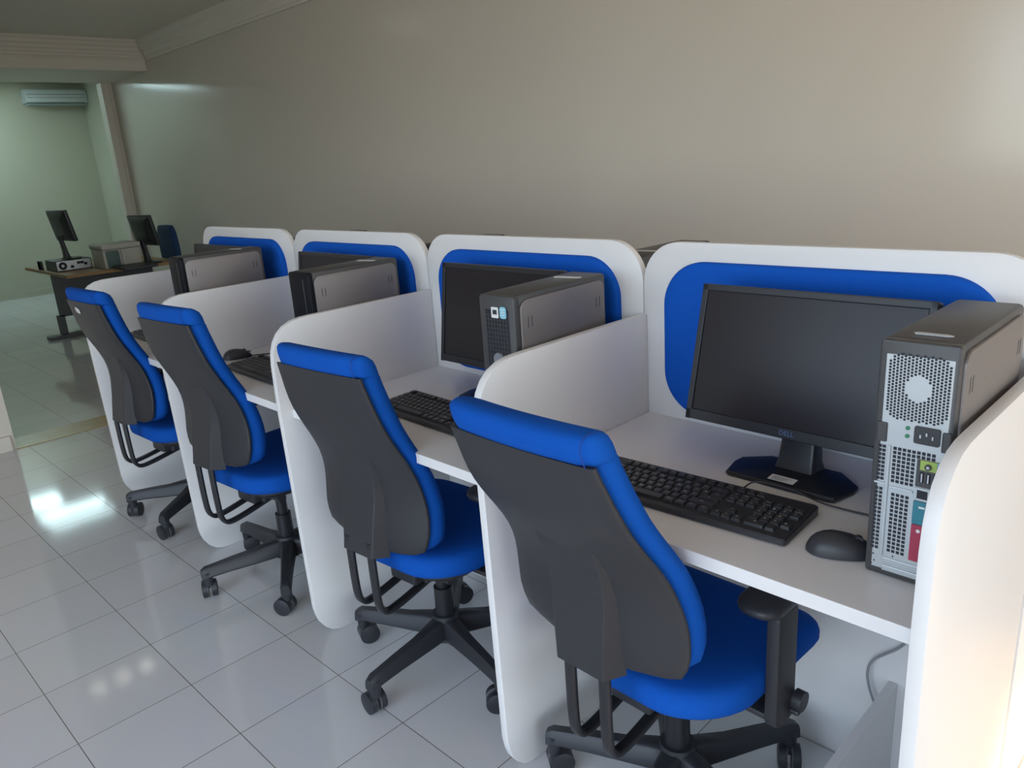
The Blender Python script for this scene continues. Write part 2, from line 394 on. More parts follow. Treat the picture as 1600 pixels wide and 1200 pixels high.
def make_chair(label, group):
    t = thing('office_chair', label, 'chair', group=group)
    # backrest shell
    bm = B(); zs = [.500, .504, .512, .525, .545]+[.57+.025*i for i in range(16)]+[.9635, .9655]
    loops = []
    for z in zs:
        wv = lerp_tab(Wt, z)
        if z < .53: wv = wv*(1-((.53-z)/.03)**2*.30)
        loops.append(back_loop(z, wv, -.004, .012, rr=.3))
    loft(bm, loops); obj('backrest_shell', bm, SHELL, t, True, angle=50)
    # spine on the shell
    bm = B(); loops = []
    for i in range(11):
        f = i/10; z = .775-.29*f; yb = lerp_tab(Yt, z)-lerp_tab(CT, z); pr = -.006+.042*(f**.75); wv = .080-.004*f
        loops.append([(-wv, yb+.006, z), (-wv+.012+.008*f, yb-.004-pr, z), (wv-.012-.008*f, yb-.004-pr, z), (wv, yb+.006, z)])
    loft(bm, loops); bmesh.ops.bevel(bm, geom=[e for e in bm.edges], offset=.002, segments=1, affect='EDGES')
    obj('spine_cover', bm, SHELL, t, False)
    # cushion (wraps over the top of the shell)
    bm = B(); loops = []
    zs = [.507, .513, .525, .545]+[.57+.025*i for i in range(16)]+[.960]
    for z in zs:
        wv = lerp_tab(Wt, z)+.001; th = .062
        if z < .545: q = ((.545-z)/.038)**2; wv = wv*(1-q*.22); th = .062-.026*q
        loops.append(back_loop(z, wv, .009, th, rr=.42))
    for z, dy, th, dw in ((.9662, .009, .062, .001), (.9668, -.004, .075, .003), (.975, -.005, .076, .003), (.99, -.005, .0755, .002), (1.003, -.001, .066, .0005), (1.010, .007, .046, -.003), (1.014, .017, .026, -.009)):
        loops.append(back_loop(z, .160+dw, dy, th, rr=.40))
    loft(bm, loops); obj('back_cushion', bm, BLUE, t, True, angle=75)
    cu_ = [c for c in t.children if c.name.startswith('back_cushion')][0]
    for sx in (.148,):
        bm = B(); pts = [(sx, -.4175, .967), (sx, -.4215, .985), (sx, -.421, 1.001), (sx, -.412, 1.0085), (sx, -.398, 1.0125)]
        yz = [(sx, lerp_tab(Yt, z)+d, z) for d, z in ((-.0065, .967), (-.0065, .980), (-.0062, .992), (-.0015, 1.0035), (.007, 1.0105), (.018, 1.0145), (.032, 1.0148))]
        sweep(bm, spline(yz, 4), circle(.0011, 6)); obj('seam', bm, SEAM, cu_, True)
    # seat cushion
    bm = B(); loops = []
    for z, s in ((.392, .90), (.394, .95), (.400, .985), (.412, 1.0), (.430, 1.0), (.442, .985), (.450, .955), (.454, .91), (.456, .80), (.455, .5), (.452, .15)):
        q = [(u*(1-.55*max(0, -v-.06)), v) for u, v in rrect(.474, .440, [.065, .065, .17, .13], 8)]
        wl = []
        for u, v in q:
            if s > .94: uu, vv = u*(1-(1-s)), v*(1-(1-s))
            else: uu, vv = u*s, v*s
            zz = z-(.022*max(0, (vv-.12)/.1)**2 if z > .41 else 0)
            wl.append((uu, vv+.018, zz))
        loops.append(wl)
    loft(bm, loops); obj('seat_cushion', bm, BLUE, t, True, angle=75)
    bm = B(); loops = []
    for z, s in ((.362, .72), (.370, .85), (.388, .93), (.3925, .93)):
        loops.append([(u*s, v*s+.018, z) for u, v in rrect(.440, .415, .10, 6)])
    loft(bm, loops); obj('seat_pan', bm, BASEP, t, True, angle=40)
    # J tubes
    pr = rrect(.026, .014, .0065, 4)
    for s in (-1, 1):
        bm = B()
        path = [(0, -.262, .50), (0, -.262, .44), (0, -.261, .37), (0, -.258, .325), (0, -.249, .302), (0, -.232, .292), (0, -.20, .293), (0, -.14, .303), (0, -.05, .322)]
        sweep(bm, spline(path, 4), pr); xform(bm, Matrix.Translation((s*.042, 0, 0)))
        obj('back_tube', bm, BLACKM, t, True, angle=50)
    # mechanism
    bm = B(); box(bm, (0, -.01, .338), (.13, .20, .05), .008); box(bm, (0, -.115, .335), (.10, .05, .035), .006)
    obj('tilt_mechanism', bm, BASEP, t)
    bm = B(); cyl(bm, (-.06, -.09, .342), (.06, -.09, .342), .019); cyl(bm, (.06, -.075, .335), (.125, -.075, .335), .016); obj('tension_knob', bm, BLACKP, t, True, angle=40)
    bm = B(); sweep(bm, [(.06, .03, .345), (.16, .03, .347), (.25, .03, .352)], rrect(.016, .008, .003, 3)); box(bm, (.262, .03, .353), (.035, .03, .012), .005); obj('height_lever', bm, BLACKP, t)
    # armrests
    for s in (-1, 1):
        bm = B()
        prism(bm, rrect(.072, .245, [.012, .012, .02, .02], 4), lambda u, v: (s*.236, u+.0, v+.4575), lambda u, v: (s*.262, u+.0, v+.4575), .004)
        box(bm, (s*.17, 0, .352), (.16, .06, .014), .004)
        a = obj('armrest', bm, SHELL, t, True, angle=40)
        bm = B(); loops = []
        for z, q in ((.578, .84), (.582, .97), (.590, 1.0), (.598, .97), (.602, .84)):
            loops.append([(s*.222+u*q, v*q+.045, z) for u, v in rrect(.085, .225, .036, 8)])
        loft(bm, loops); obj('arm_pad', bm, BLACKP, a, True, angle=60)
        bm = B(); cyl(bm, (s*.262, .036, .37), (s*.28, .036, .37), .02); obj('arm_knob', bm, BLACKP, a, True, angle=40)
    # gas column
    bm = B(); cyl(bm, (0, 0, .07), (0, 0, .235), .029, .027); cyl(bm, (0, 0, .235), (0, 0, .33), .019); obj('gas_column', bm, BLACKM, t, True, angle=40)
    bm = B(); cyl(bm, (0, 0, .075), (0, 0, .15), .048, .038, 32); obj('hub', bm, BASEP, t, True, angle=40)
    # five legs with casters
    for k in range(5):
        bm = B(); loops = []
        for x, zt, zb, hw in ((.02, .142, .082, .030), (.06, .138, .080, .027), (.12, .128, .079, .023), (.20, .124, .080, .020), (.26, .119, .079, .0185), (.288, .117, .078, .018), (.303, .108, .074, .016)):
            loops.append([(x, -hw, zb+.006), (x, -hw+.005, zb), (x, hw-.005, zb), (x, hw, zb+.006), (x, hw*.8, zt-.006), (x, hw*.55, zt), (x, -hw*.55, zt), (x, -hw*.8, zt-.006)])
        loft(bm, loops); cyl(bm, (.285, 0, .052), (.285, 0, .10), .0165, .018, 16)
        leg = obj('leg', bm, BASEP, t, True, rot=(0, 0, 0), angle=40)
        # caster: local axis y = axle
        bm = B()
        for s in (-1, 1):
            cyl(bm, (-.012, s*.006, .030), (-.012, s*.0235, .030), .030, .030, 28)
            cyl(bm, (-.012, s*.0235, .030), (-.012, s*.0255, .030), .028, .022, 28, mi=0)
            cyl(bm, (-.012, s*.0052, .030), (-.012, s*.0062, .030), .0302, .0302, 28, mi=1)
        box(bm, (-.006, 0, .047), (.03, .022, .02), .006)
        obj('caster', bm, [BASEP, WHEEL], leg, True, loc=(.285, 0, 0), angle=40)
        leg['k'] = k
    return t
BASE_PARTS = ('gas_column', 'hub', 'leg')
BACK = ('backrest_shell', 'spine_cover', 'back_cushion', 'back_tube')
def pose_chair(t, x, y, yaw, base, tilt, dz=0, casters=(10, 80, -60, 150, 30), hub=None):
    t.location = (x, y, 0); t.rotation_euler = (0, 0, R(yaw)); k = 0
    for c in t.children:
        n = c.name.split('.')[0]
        if n in BASE_PARTS and hub:
            a = R(-yaw); dx, dy = hub[0]-x, hub[1]-y; c.location = (dx*math.cos(a)-dy*math.sin(a), dx*math.sin(a)+dy*math.cos(a), 0)
        if n == 'leg':
            c.rotation_euler = (0, 0, R(base-yaw+72*k))
            for cc in c.children: cc.rotation_euler = (0, 0, R(casters[k]))
            k += 1
        if n in ('backrest_shell', 'spine_cover', 'back_cushion'):
            piv = Vector((0, -.26, .42)); M = Matrix.Translation(piv) @ Matrix.Rotation(R(tilt), 4, 'X') @ Matrix.Translation(-piv)
            c.matrix_local = Matrix.Translation((0, 0, dz)) @ M
G = 'blue office chairs pulled up to the desk row'
ch = make_chair('nearest blue office chair, largest, with charcoal backrest shell and armrests, at the right', G)
c3 = copy_tree(ch); c2 = copy_tree(ch); c1 = copy_tree(ch)
c3['label'] = 'blue office chair second from the right, backrest in front of a divider'
c2['label'] = 'blue office chair third from the right, beside the desk with a mouse'
c1['label'] = 'farthest blue office chair, leftmost, with a small white tag on its shell'
pose_chair(ch, .308, -.047, -1, -11, -.5, 0, (20, 60, 90, 30, 100), (.326, -.047))
pose_chair(c3, -.460, -.050, 4.5, -11, -9.5, -.025, (60, 20, 120, 45, 80))
pose_chair(c2, -1.320, -.078, 5, -31, -10.5, .005, (60, 20, 120, 60, 80), (-1.293, -.100))
pose_chair(c1, -2.120, -.072, 3, -52, -11, -.006, (60, 20, 120, 45, 80))
bm = B(); prism(bm, rrect(.045, .022, .008, 4), lambda u, v: (u, -.0015, v), lambda u, v: (u, 0, v))
sh = [c for c in c1.children if c.name.startswith('backrest_shell')][0]
lb = obj('tag', bm, PAPER, sh, loc=(-.050, lerp_tab(Yt, .93)-lerp_tab(CT, .93)-.0045, .93), rot=(R(23), R(8), 0)); lb['label'] = 'small white tag'

# ------------------------------------------------------------------ monitors
def make_monitor(label, group=None, detail=True, tilt=14, w_=.455, h_=.285, zc=.978, rear=False):
    t = thing('monitor', label, 'monitor', group=group)
    T = Matrix.Translation((0, .02, zc-HK)) @ Matrix.Rotation(R(-tilt), 4, 'X')   # panel frame; local face looks -y
    bm = B()
    loops = []
    for y, s in ((-.012, .0), (-.014, .002)):
        pass
    prism(bm, rrect(w_, h_, .006, 4), lambda u, v: (u, -.010, v), lambda u, v: (u, .016, v), .002)
    loft(bm, [[(u*a, y, v*a-.004) for u, v in rrect(w_, h_, .02, 4)] for y, a in ((.0155, .96), (.026, .88), (.040, .60), (.044, .50))])
    hs = obj('housing', xform(bm, T), BEZEL, t, True, angle=35)
    bm = B(); loops = []
    iw, ih = w_-.030, h_-.038
    v0 = .004
    bm2 = B(); prism(bm2, rrect(iw, ih, .001, 2), lambda u, v: (u, -.0108, v+v0), lambda u, v: (u, -.0100, v+v0)); merge(bm, bm2)
    obj('screen', xform(bm, T), SCREEN, t)
    # raised bezel frame around the screen
    bm = B()
    for a, b in (((-w_/2+.001, -h_/2+.001), (w_/2-.001, -h_/2+.0215)), ((-w_/2+.001, h_/2-.0135), (w_/2-.001, h_/2-.001)), ((-w_/2+.001, -h_/2), (-w_/2+.0135, h_/2-.001)), ((w_/2-.0135, -h_/2), (w_/2-.001, h_/2-.001))):
        mm(bm, (a[0], -.0135, a[1]), (b[0], -.0095, b[1]), .001)
    obj('bezel', xform(bm, T), BEZEL, t)
    if detail:
        tb = text_bm('DELL', .0135, .0003); tb = xform(tb, Matrix.Translation((0, -.0139, -h_/2+.0112)) @ Matrix.Rotation(R(90), 4, 'X'))
        obj('logo', xform(tb, T), LOGOB, t)
    # neck and base
    bm = B()
    loft(bm, [[(u, v+dy, z) for u, v in rrect(wv, d, .008, 4)] for z, wv, d, dy in ((.012, .084, .06, .035), (.03, .076, .045, .038), (.07, .072, .035, .042), (.13, .072, .028, .048), (.22, .07, .025, .062))])
    obj('neck', bm, BEZEL, t, True, angle=40)
    bm = B(); out = [(-.075, .062), (.075, .062), (.122, .020), (.124, -.006), (.112, -.058), (.105, -.062), (-.105, -.062), (-.112, -.058), (-.124, -.006), (-.122, .020)]
    loft(bm, [[(u*a, v*a+.005, z) for u, v in out] for z, a in ((.0003, .96), (.003, 1.0), (.008, 1.0), (.0115, .97), (.0145, .80), (.0165, .45))])
    ob = obj('base', bm, BEZEL, t, True, angle=25)
    if detail:
        bm = B(); mm(bm, (-.026, -.012, 0), (.026, .010, .0004), mi=0)
        for i in range(3): mm(bm, (-.020, -.008+.005*i, .0004), (.004+.006*i, -.006+.005*i, .0006), mi=1)
        o = obj('asset_sticker', bm, [PAPER, PAPER_GREY], ob, loc=(.004, -.040, .0161), rot=(R(5), 0, 0)); o['label'] = 'white inventory sticker'
    return t
mo = make_monitor('large black monitor on the nearest desk, screen fully in view')
mo.location = (.478, .125, HK); mo.rotation_euler = (0, 0, R(-1))
GM = 'black monitors half hidden by their towers'
m3 = make_monitor('black monitor half hidden behind the tower with stickers', GM, False, 8); m3.location = (-.385, .155, HK)
m2 = copy_tree(m3); m2['label'] = 'black monitor whose top edge shows left of the third tower from the right'; m2.location = (-1.215, .165, HK)
m1 = copy_tree(m3); m1['label'] = 'black monitor whose top edge shows left of the farthest tower'; m1.location = (-2.14, .17, HK)
m3['group'] = GM

# ------------------------------------------------------------------ computer towers  (local: x 0..w, y 0..d, z 0..h ; face at y=0 looks -y)
TW, TD, TH = .108, .335, .368
def tower_body(label, name='computer_tower', group=None):
    t = thing(name, label, 'computer', group=group)
    bm = B(); mm(bm, (0, .012, 0), (TW-.006, TD-.004, TH), .008); obj('chassis', bm, CHASSIS, t, True, angle=30)
    # lighter side cover on the +x side
    bm = B()
    prism(bm, rrect(TD-.035, TH-.024, .022, 6), lambda u, v: (TW-.0075, u+TD/2, v+TH/2), lambda u, v: (TW, u+TD/2, v+TH/2), .0025)
    s = obj('side_cover', bm, SIDE, t, True, angle=35)
    for y in (.045, TD-.045):
        for dy in (-.006, .006):
            bm = B(); box(bm, (TW+.0001, y+dy, TH-.062), (.0008, .0022, .024), 0); obj('slot', bm, CHASSIS, s)
    return t
def tower_front(label, stickers, gloss, group):
    t = tower_body(label, group=group)
    bm = B(); prism(bm, rrect(TW-.004, TH-.002, .009, 5), lambda u, v: (u+TW/2-.002, 0, v+TH/2), lambda u, v: (u+TW/2-.002, .018, v+TH/2), .004)
    f = obj('front_bezel', bm, GLOSSB if gloss else CHASSIS, t, True, angle=35)
    if not gloss:
        bm = B(); mm(bm, (.016, -.001, .03), (TW-.020, .002, TH-.032), .002); g = obj('grille', bm, HOLE, f)
        bm = B()
        for i in range(8): mm(bm, (.0195+i*.0087, -.0028, .034), (.0215+i*.0087, 0, TH-.036))
        for j in range(30): mm(bm, (.0185, -.0024, .038+j*.0098), (TW-.0235, 0, .0395+j*.0098))
        obj('grille_mesh', bm, CHASSIS, g)
        bm = B(); cyl(bm, (.054, .002, .225), (.054, -.006, .225), .0165, .0155, 32); o = obj('round_badge', bm, SILVER, f, True, angle=40); o['label'] = 'round silver badge'
        if stickers:
            bm = B(); prism(bm, rrect(.021, .024, .002, 3), lambda u, v: (u, -.001, v), lambda u, v: (u, 0, v)); b2 = B(); mm(b2, (-.006, -.0014, -.004), (.006, -.001, .006)); merge(bm, b2, 1)
            obj('sticker', bm, [PAPER, BLACKP], f, loc=(.050, -.003, .330))
            bm = B(); prism(bm, rrect(.019, .026, .006, 4), lambda u, v: (u, -.001, v), lambda u, v: (u, 0, v)); b2 = B()
            for i in range(3): mm(b2, (-.005, -.0014, -.006+i*.006), (.005, -.001, -.004+i*.006))
            merge(bm, b2, 1); obj('sticker', bm, [CYANS, PAPER], f, loc=(.074, -.003, .331))
    else:
        bm = B(); mm(bm, (TW-.034, -.001, .02), (TW-.030, .001, TH-.02)); obj('bezel_line', bm, CHASSIS, f)
    bm = B(); prism(bm, rrect(.07, .016, .003, 3), lambda u, v: (u, v, 0), lambda u, v: (u, v, .001)); obj('paper_label', bm, PAPER, t, loc=(.055, TD-.09, TH), rot=(0, 0, R(8)))
    return t
GT = 'computer towers standing on the desk row, fronts facing the aisle'
t3 = tower_front('computer tower with square mesh front, stickers and round badge', True, False, GT)
t3.location = (-.138, -.112, HK-.002); t3.rotation_euler = (0, 0, R(2.5))
t2 = tower_front('glossy black-fronted tower beside the blue pad, second from the left', False, True, GT)
t2.location = (-.974, -.112, HK); t2.rotation_euler = (0, 0, R(2.0))
t1 = copy_tree(t2); t1['label'] = 'glossy black-fronted tower at the far left, nearest the far room'; t1.location = (-1.868, -.115, HK+.006); t1.rotation_euler = (0, 0, R(0))
# the nearest one shows its rear
t4 = tower_body('computer tower turned around, showing its perforated metal rear and coloured ports')
bm = B(); prism(bm, rrect(TW-.004, TH-.001, .006, 4), lambda u, v: (u+TW/2-.002, .001, v+TH/2), lambda u, v: (u+TW/2-.002, .02, v+TH/2), .003); fr = obj('rear_frame', bm, CHASSIS, t4, True, angle=35)
LX0, LX1 = .010, .100
bm = B(); mm(bm, (LX0, -.0005, .012), (LX1-.002, .003, TH-.020), .0008); rp = obj('rear_plate', bm, METAL, t4)
def rpart(name, bm, m_, label=None, parent=rp, smooth=False):
    o = obj(name, bm, m_, parent, smooth, angle=40 if smooth else None)
    if label: o['label'] = label
    return o
# local z of rear features measured from the desk: fan 0.25-0.345
bm = B(); r = .00205; sx = .0052; sz = .0045
cx_, cz_ = .055, .302
for i in range(-9, 10):
    for j in range(-12, 13):
        x = cx_+i*sx*.93; z = cz_+j*sz+(sz/2 if i % 2 else 0); dx, dz = abs(x-cx_), abs(z-cz_)
        if dx > .043 or dz > .0475: continue
        if dx+dz > .078: continue
        if dx+dz*.9 < .022 and dx < .0185 and dz < .019: continue
        q = [bm.verts.new((x+r*math.cos(a*PI/3), -.0009, z+r*math.sin(a*PI/3))) for a in range(6)]; bm.faces.new(q)
rpart('fan_perforation', bm, HOLE)
bm = B(); prism(bm, rrect(.034, .026, .003, 3), lambda u, v: (u+.072, -.003, v+.236), lambda u, v: (u+.072, 0, v+.236), .0005); sk = rpart('power_socket', bm, BLACKP)
for dx, dz in ((-.008, 0), (0, .004), (.008, 0)):
    bm = B(); mm(bm, (.072+dx-.001, -.0045, .235+dz-.0025), (.072+dx+.001, -.003, .235+dz+.0025)); rpart('pin', bm, SILVER, parent=sk)
for z in (.243, .231):
    bm = B(); cyl(bm, (.046, -.002, z), (.046, 0, z), .003, .003, 16); rpart('indicator_light', bm, GREEN, 'small green indicator')
for x0, x1 in ((.004, .019), (.091, .103)):
    bm = B(); mm(bm, (x0, -.003, .216), (x1, .002, .246), .002); rpart('latch', bm, CHASSIS)
def grid(bm, x0, x1, z0, z1, px=.0062, pz=.0066, s=.0048):
    nx = int((x1-x0)/px+.5); nz = int((z1-z0)/pz+.5)
    for i in range(nx):
        for j in range(nz):
            x = x0+(i+.5)*(x1-x0)/nx; z = z0+(j+.5)*(z1-z0)/nz
            q = [(x-s/2, z-s/2), (x+s/2, z-s/2), (x+s/2, z+s/2), (x-s/2, z+s/2)]; bm.faces.new([bm.verts.new((a, -.0008, b)) for a, b in q])
bm = B(); grid(bm, .028, .060, .155, .212); grid(bm, .060, .086, .200, .212); rpart('vent_grid', bm, HOLE)
bm = B(); grid(bm, .008, .019, .155, .212); rpart('vent_grid', bm, HOLE)
bm = B(); mm(bm, (.021, -.003, .035), (.026, .001, .212), .0008); mm(bm, (.0265, -.003, .146), (.060, .001, .150), .001); mm(bm, (.006, -.003, .150), (.022, .001, .153), .001); rpart('rib', bm, METAL)
bm = B(); grid(bm, .030, .056, .042, .140); rpart('vent_grid', bm, HOLE)
bm = B(); grid(bm, .007, .019, .042, .145); rpart('vent_grid', bm, HOLE)
bm = B(); mm(bm, (.062, -.0015, .158), (.103, .001, .200), .0005); ip = rpart('port_panel', bm, CHASSIS)
bm = B(); mm(bm, (.067, -.0035, .185), (.089, -.001, .200), .0005); a = rpart('port_block', bm, LIME, 'lime green audio port block', ip)
bm = B(); mm(bm, (.089, -.0035, .185), (.101, -.001, .200), .0005); rpart('port_block', bm, AQUA, 'light blue audio port block', ip)
for x in (.078, .095):
    bm = B(); cyl(bm, (x, -.0065, .1915), (x, -.003, .1915), .0045, .0045, 20); cyl(bm, (x, -.0067, .1915), (x, -.0064, .1915), .002, .002, 12, mi=1); rpart('audio_jack', bm, [CHASSIS, SILVER], parent=ip, smooth=True)
for x in (.070, .0785, .087, .0955):
    bm = B(); mm(bm, (x-.0024, -.0035, .166), (x+.0024, -.001, .181), .0003); mm(bm, (x-.0006, -.0038, .167), (x+.0012, -.0034, .180), mi=1); rpart('port', bm, [HOLE, SILVER], parent=ip)
bm = B(); mm(bm, (.062, -.003, .138), (.084, .001, .157), .0005, mi=0); mm(bm, (.066, -.0034, .141), (.080, -.0028, .154), mi=1); rpart('network_port', bm, [METAL, HOLE])
bm = B(); mm(bm, (.062, -.003, .100), (.100, .001, .136), .0008, mi=0); mm(bm, (.070, -.0034, .126), (.078, -.003, .129), mi=1); rpart('serial_port', bm, [TEAL, PAPER], 'teal port block')
bm = B(); mm(bm, (.062, -.003, .040), (.100, .001, .099), .0008, mi=0); cyl(bm, (.072, -.0036, .090), (.072, -.003, .090), .003, .003, 6, mi=1); rpart('parallel_port', bm, [CRIM, PAPER], 'crimson port block')
bm = B()
for z in (.033, .020): mm(bm, (.026, -.003, z-.009), (.098, .001, z), .001)
rpart('slot_cover', bm, METAL)
bm = B()
for x, z in ((.012, .033), (.014, .022), (.010, .016), (.040, .037)): cyl(bm, (x, -.001, z), (x, -.0004, z), .0013, .0013, 8)
rpart('screw_hole', bm, HOLE)
# latch recess on the top and its silver label
bm = B(); prism(bm, rrect(.042, .013, .006, 4), lambda u, v: (u+.050, v+.030, TH-.0005), lambda u, v: (u+.050, v+.030, TH+.0006)); rpart('cover_latch', bm, BLACKP, parent=t4)
bm = B(); prism(bm, [(-.026, 0), (-.022, .005), (.020, .005), (.027, 0), (.020, -.005), (-.022, -.005)], lambda u, v: (u+.052, v+.052, TH), lambda u, v: (u+.052, v+.052, TH+.0015)); o = rpart('top_label', bm, SILVER, 'silver arrow-ended label', parent=t4)
t4.location = (.717, -.122, HK); t4.rotation_euler = (0, 0, R(0))

# ------------------------------------------------------------------ keyboards and mice
def key_layout():
    K = []; u = .0190; x0 = -.212
    def row(z, items):
        x = x0
        for s in items:
            if isinstance(s, (int, float)): x += s*u; continue
            s, wd = (s if isinstance(s, tuple) else (s, 1)); K.append((x+wd*u/2, z, wd, s)); x += wd*u
    row(.052, ['Esc', 1, 'F1', 'F2', 'F3', 'F4', .5, 'F5', 'F6', 'F7', 'F8', .5, 'F9', 'F10', 'F11', 'F12', .25, 'Prt', 'Scr', 'Pau'])
    row(.027, ['2', '&', 'é', '"', "'", '(', '-', 'è', '_', 'ç', 'à', ')', '=', ('<-', 2), .25, 'Ins', 'Hm', 'Up', .25, 'Num', '/', '*', '-'])
    row(.008, [('Tab', 1.5), 'A', 'Z', 'E', 'R', 'T', 'Y', 'U', 'I', 'O', 'P', '^', '$', ('Ent', 1.5), .25, 'Del', 'End', 'Dn', .25, '7', '8', '9', '+'])
    row(-.011, [('Caps', 1.75), 'Q', 'S', 'D', 'F', 'G', 'H', 'J', 'K', 'L', 'M', 'ù', ('*', 2.25), 3.5, '4', '5', '6'])
    row(-.030, [('Shf', 1.25), '<', 'W', 'X', 'C', 'V', 'B', 'N', ',', ';', ':', '!', ('Shift', 2.75), 1.25, '^', 1.25, '1', '2', '3', 'En'])
    row(-.049, [('Ctrl', 1.25), ('Win', 1.25), ('Alt', 1.25), ('', 6.25), ('AltG', 1.25), ('Fn', 1.25), ('Mn', 1.25), ('Ctrl', 1.25), .25, '<', 'v', '>', .25, ('0', 2), '.'])
    return K
def make_keyboard(label, group, full=True):
    t = thing('keyboard', label, 'keyboard', group=group)
    bm = B(); loops = []
    for z, s in ((.001, .003), (.003, 0), (.011, 0), (.0135, .002)):
        q = rrect(.445-2*s, .146-2*s, .006, 4); loops.append([(u, v, z+(.006*(v+.073)/.146 if z > .005 else 0)) for u, v in q])
    loft(bm, loops); b = obj('body', bm, BLACKP, t, True, angle=35)
    tilt = math.atan(.006/.146)
    for x, y, wd, s in key_layout():
        bm = B(); a = wd*.0190-.0022; d = .0168
        loft(bm, [[(u*q, v*q+dy, z) for u, v in rrect(a, d, .0016, 2)] for z, q, dy in ((-.001, 1, 0), (.003, .96, .0003), (.0052, .86 if wd < 2 else .95, .0008), (.0055, .80 if wd < 2 else .93, .0008))])
        if s and full:
            tb = text_bm(s, .0075 if len(s) == 1 else .0042, .00005); xform(tb, Matrix.Translation((-.001, .0022, .0056))); merge(bm, tb, 1)
        obj('key', bm, [KEYM, LEG], t, loc=(x, y, .0135+.006*(y+.073)/.146), rot=(tilt, 0, 0))
    return t
GK = 'black keyboards on the desk row'
k4 = make_keyboard('black full-size keyboard on the nearest desk in front of the large screen', GK)
k4.location = (.368, -.073, HK); k4.rotation_euler = (0, 0, R(3))
cb = B(); sweep(cb, spline([(.065, .071, .010), (.07, .085, .008), (.085, .100, .020), (.11, .108, .0215), (.16, .112, .017), (.22, .110, .006), (.30, .115, .003), (.37, .12, .003)], 6), circle(.0017, 6)); obj('cable', cb, BLACKP, k4, True)
def kb_copy(src, label, loc, rz):
    c = src.copy(); C.objects.link(c); c.location = loc; c.rotation_euler = (0, 0, rz); c['label'] = label
    for ch_ in list(src.children):
        if ch_.name.startswith('cable'): continue
        d = ch_.copy(); C.objects.link(d); d.parent = c
    return c
def place_kb(label, bl, yaw):   # bl = world xy of the back-left corner
    a = R(yaw); ox, oy = -.2225, .073
    loc = (bl[0]-(ox*math.cos(a)-oy*math.sin(a)), bl[1]-(ox*math.sin(a)+oy*math.cos(a)), HK)
    return kb_copy(k4, label, loc, a)
place_kb('black keyboard turned askew behind the second chair from the right', (-.625, .048), -2)
k2 = place_kb('black keyboard right of a mouse, behind the third chair from the right', (-1.475, .012), -2)
place_kb('black keyboard of which only a corner shows behind the third chair', (-2.475, .03), -2)

def make_mouse(label, group):
    t = thing('computer_mouse', label, 'mouse', group=group)
    bm = B(); loops = []
    L, Wd = .104, .060
    for i in range(13):
        f = i/12; s = .5-.5*math.cos(PI*f); x = -L/2+L*s
        e = max(.02, (1-abs(2*s-1)**2.6))**.5; hw = Wd/2*e*(1-.10*s); h = .036*e*(1-.35*max(0, s-.35))
        loops.append([(x, hw*math.cos(a)*(1 if math.sin(a) > 0 else .92), max(.0015, .0015+h*max(0, math.sin(a))**.8 if math.sin(a) > 0 else .0015)) for a in [2*PI*k/24 for k in range(24)]])
    loft(bm, loops); obj('shell', bm, BLACKP, t, True, angle=80)
    bm = B(); cyl(bm, (.026, -.004, .0265), (.026, .004, .0265), .007, .007, 20); obj('scroll_wheel', bm, BASEP, t, True, angle=40)
    bm = B(); mm(bm, (.018, -.0006, .020), (.050, .0006, .0235)); obj('button_seam', bm, HOLE, t)
    bm = B(); sweep(bm, spline([(.044, 0, .008), (.052, .006, .004), (.060, .020, .0025), (.068, .050, .0025), (.10, .12, .0025), (.14, .22, .0025)], 6), circle(.0017, 6)); obj('cable', bm, BLACKP, t, True)
    return t
ms = make_mouse('black mouse on the nearest desk beside the tower', 'black computer mice')
ms.location = (.668, -.094, HK); ms.rotation_euler = (0, 0, R(24))
mz = copy_tree(ms); mz['label'] = 'black mouse left of the keyboard behind the third chair from the right'
mz.location = (-1.590, -.035, HK); mz.rotation_euler = (0, 0, R(62))
bm = B(); sweep(bm, spline([(0, 0, .004), (.06, .06, .003), (.13, .065, .003), (.20, .05, .003), (.28, .07, .003)], 6), circle(.0022, 6))
for c in list(mz.children):
    if c.name.startswith('cable'):
        bpy.data.objects.remove(c)
cbl = obj('cable', bm, BLACKP, mz, True, loc=(.045, 0, .0), rot=(0, 0, R(-50)))

# ------------------------------------------------------------------ row behind the panels: only its towers peek over
GR = 'computer towers on the rear desk row, seen over the back panels'
bm = B(); mm(bm, (-3*W+.02, D+.022, HK-.025), (W-.012, .86, HK), .0012); rw = tag(obj('rear_worktop', bm, WHITE_TOP), 'long worktop of the rear desk row hidden behind the panels', 'desk')
for k, (x, lab) in enumerate(((-.158, 'dark tower seen in the gap between the two right back panels'), (-.985, 'dark tower peeking over the second back panel from the right'), (-1.84, 'dark tower peeking over the third back panel from the right'))):
    r_ = copy_tree(t2); r_['label'] = lab; r_['group'] = GR; r_.rotation_euler = (0, 0, R(180)); r_.location = (x+TW, .365+TD, HK); r_.scale = (1, 1, 1.05)
# rear-row end divider and its support
bm = B(); prism(bm, [(D+.022, HD), (.74, HD), (.79, HD-.02), (.82, HD-.07), (.83, HD-.12), (.82, .1), (.80, .03), (.76, 0), (D+.022, 0)], lambda u, v: (-DT/2, u, v), lambda u, v: (DT/2, u, v), .0012)
tag(obj('rear_divider', bm, WHITE, None, True, loc=(W, 0, 0), angle=35), 'white end divider of the rear row at the right picture edge', 'divider')
bm = B(); prism(bm, [(D+.022, HD), (.74, HD), (.79, HD-.02), (.82, HD-.07), (.83, HD-.12), (.82, .1), (.80, .03), (.76, 0), (D+.022, 0)], lambda u, v: (-DT/2, u, v), lambda u, v: (DT/2, u, v), .0012)
tag(obj('rear_divider', bm, WHITE, None, True, loc=(-3*W, 0, 0), angle=35), 'white end divider of the rear row at its far left end', 'divider')

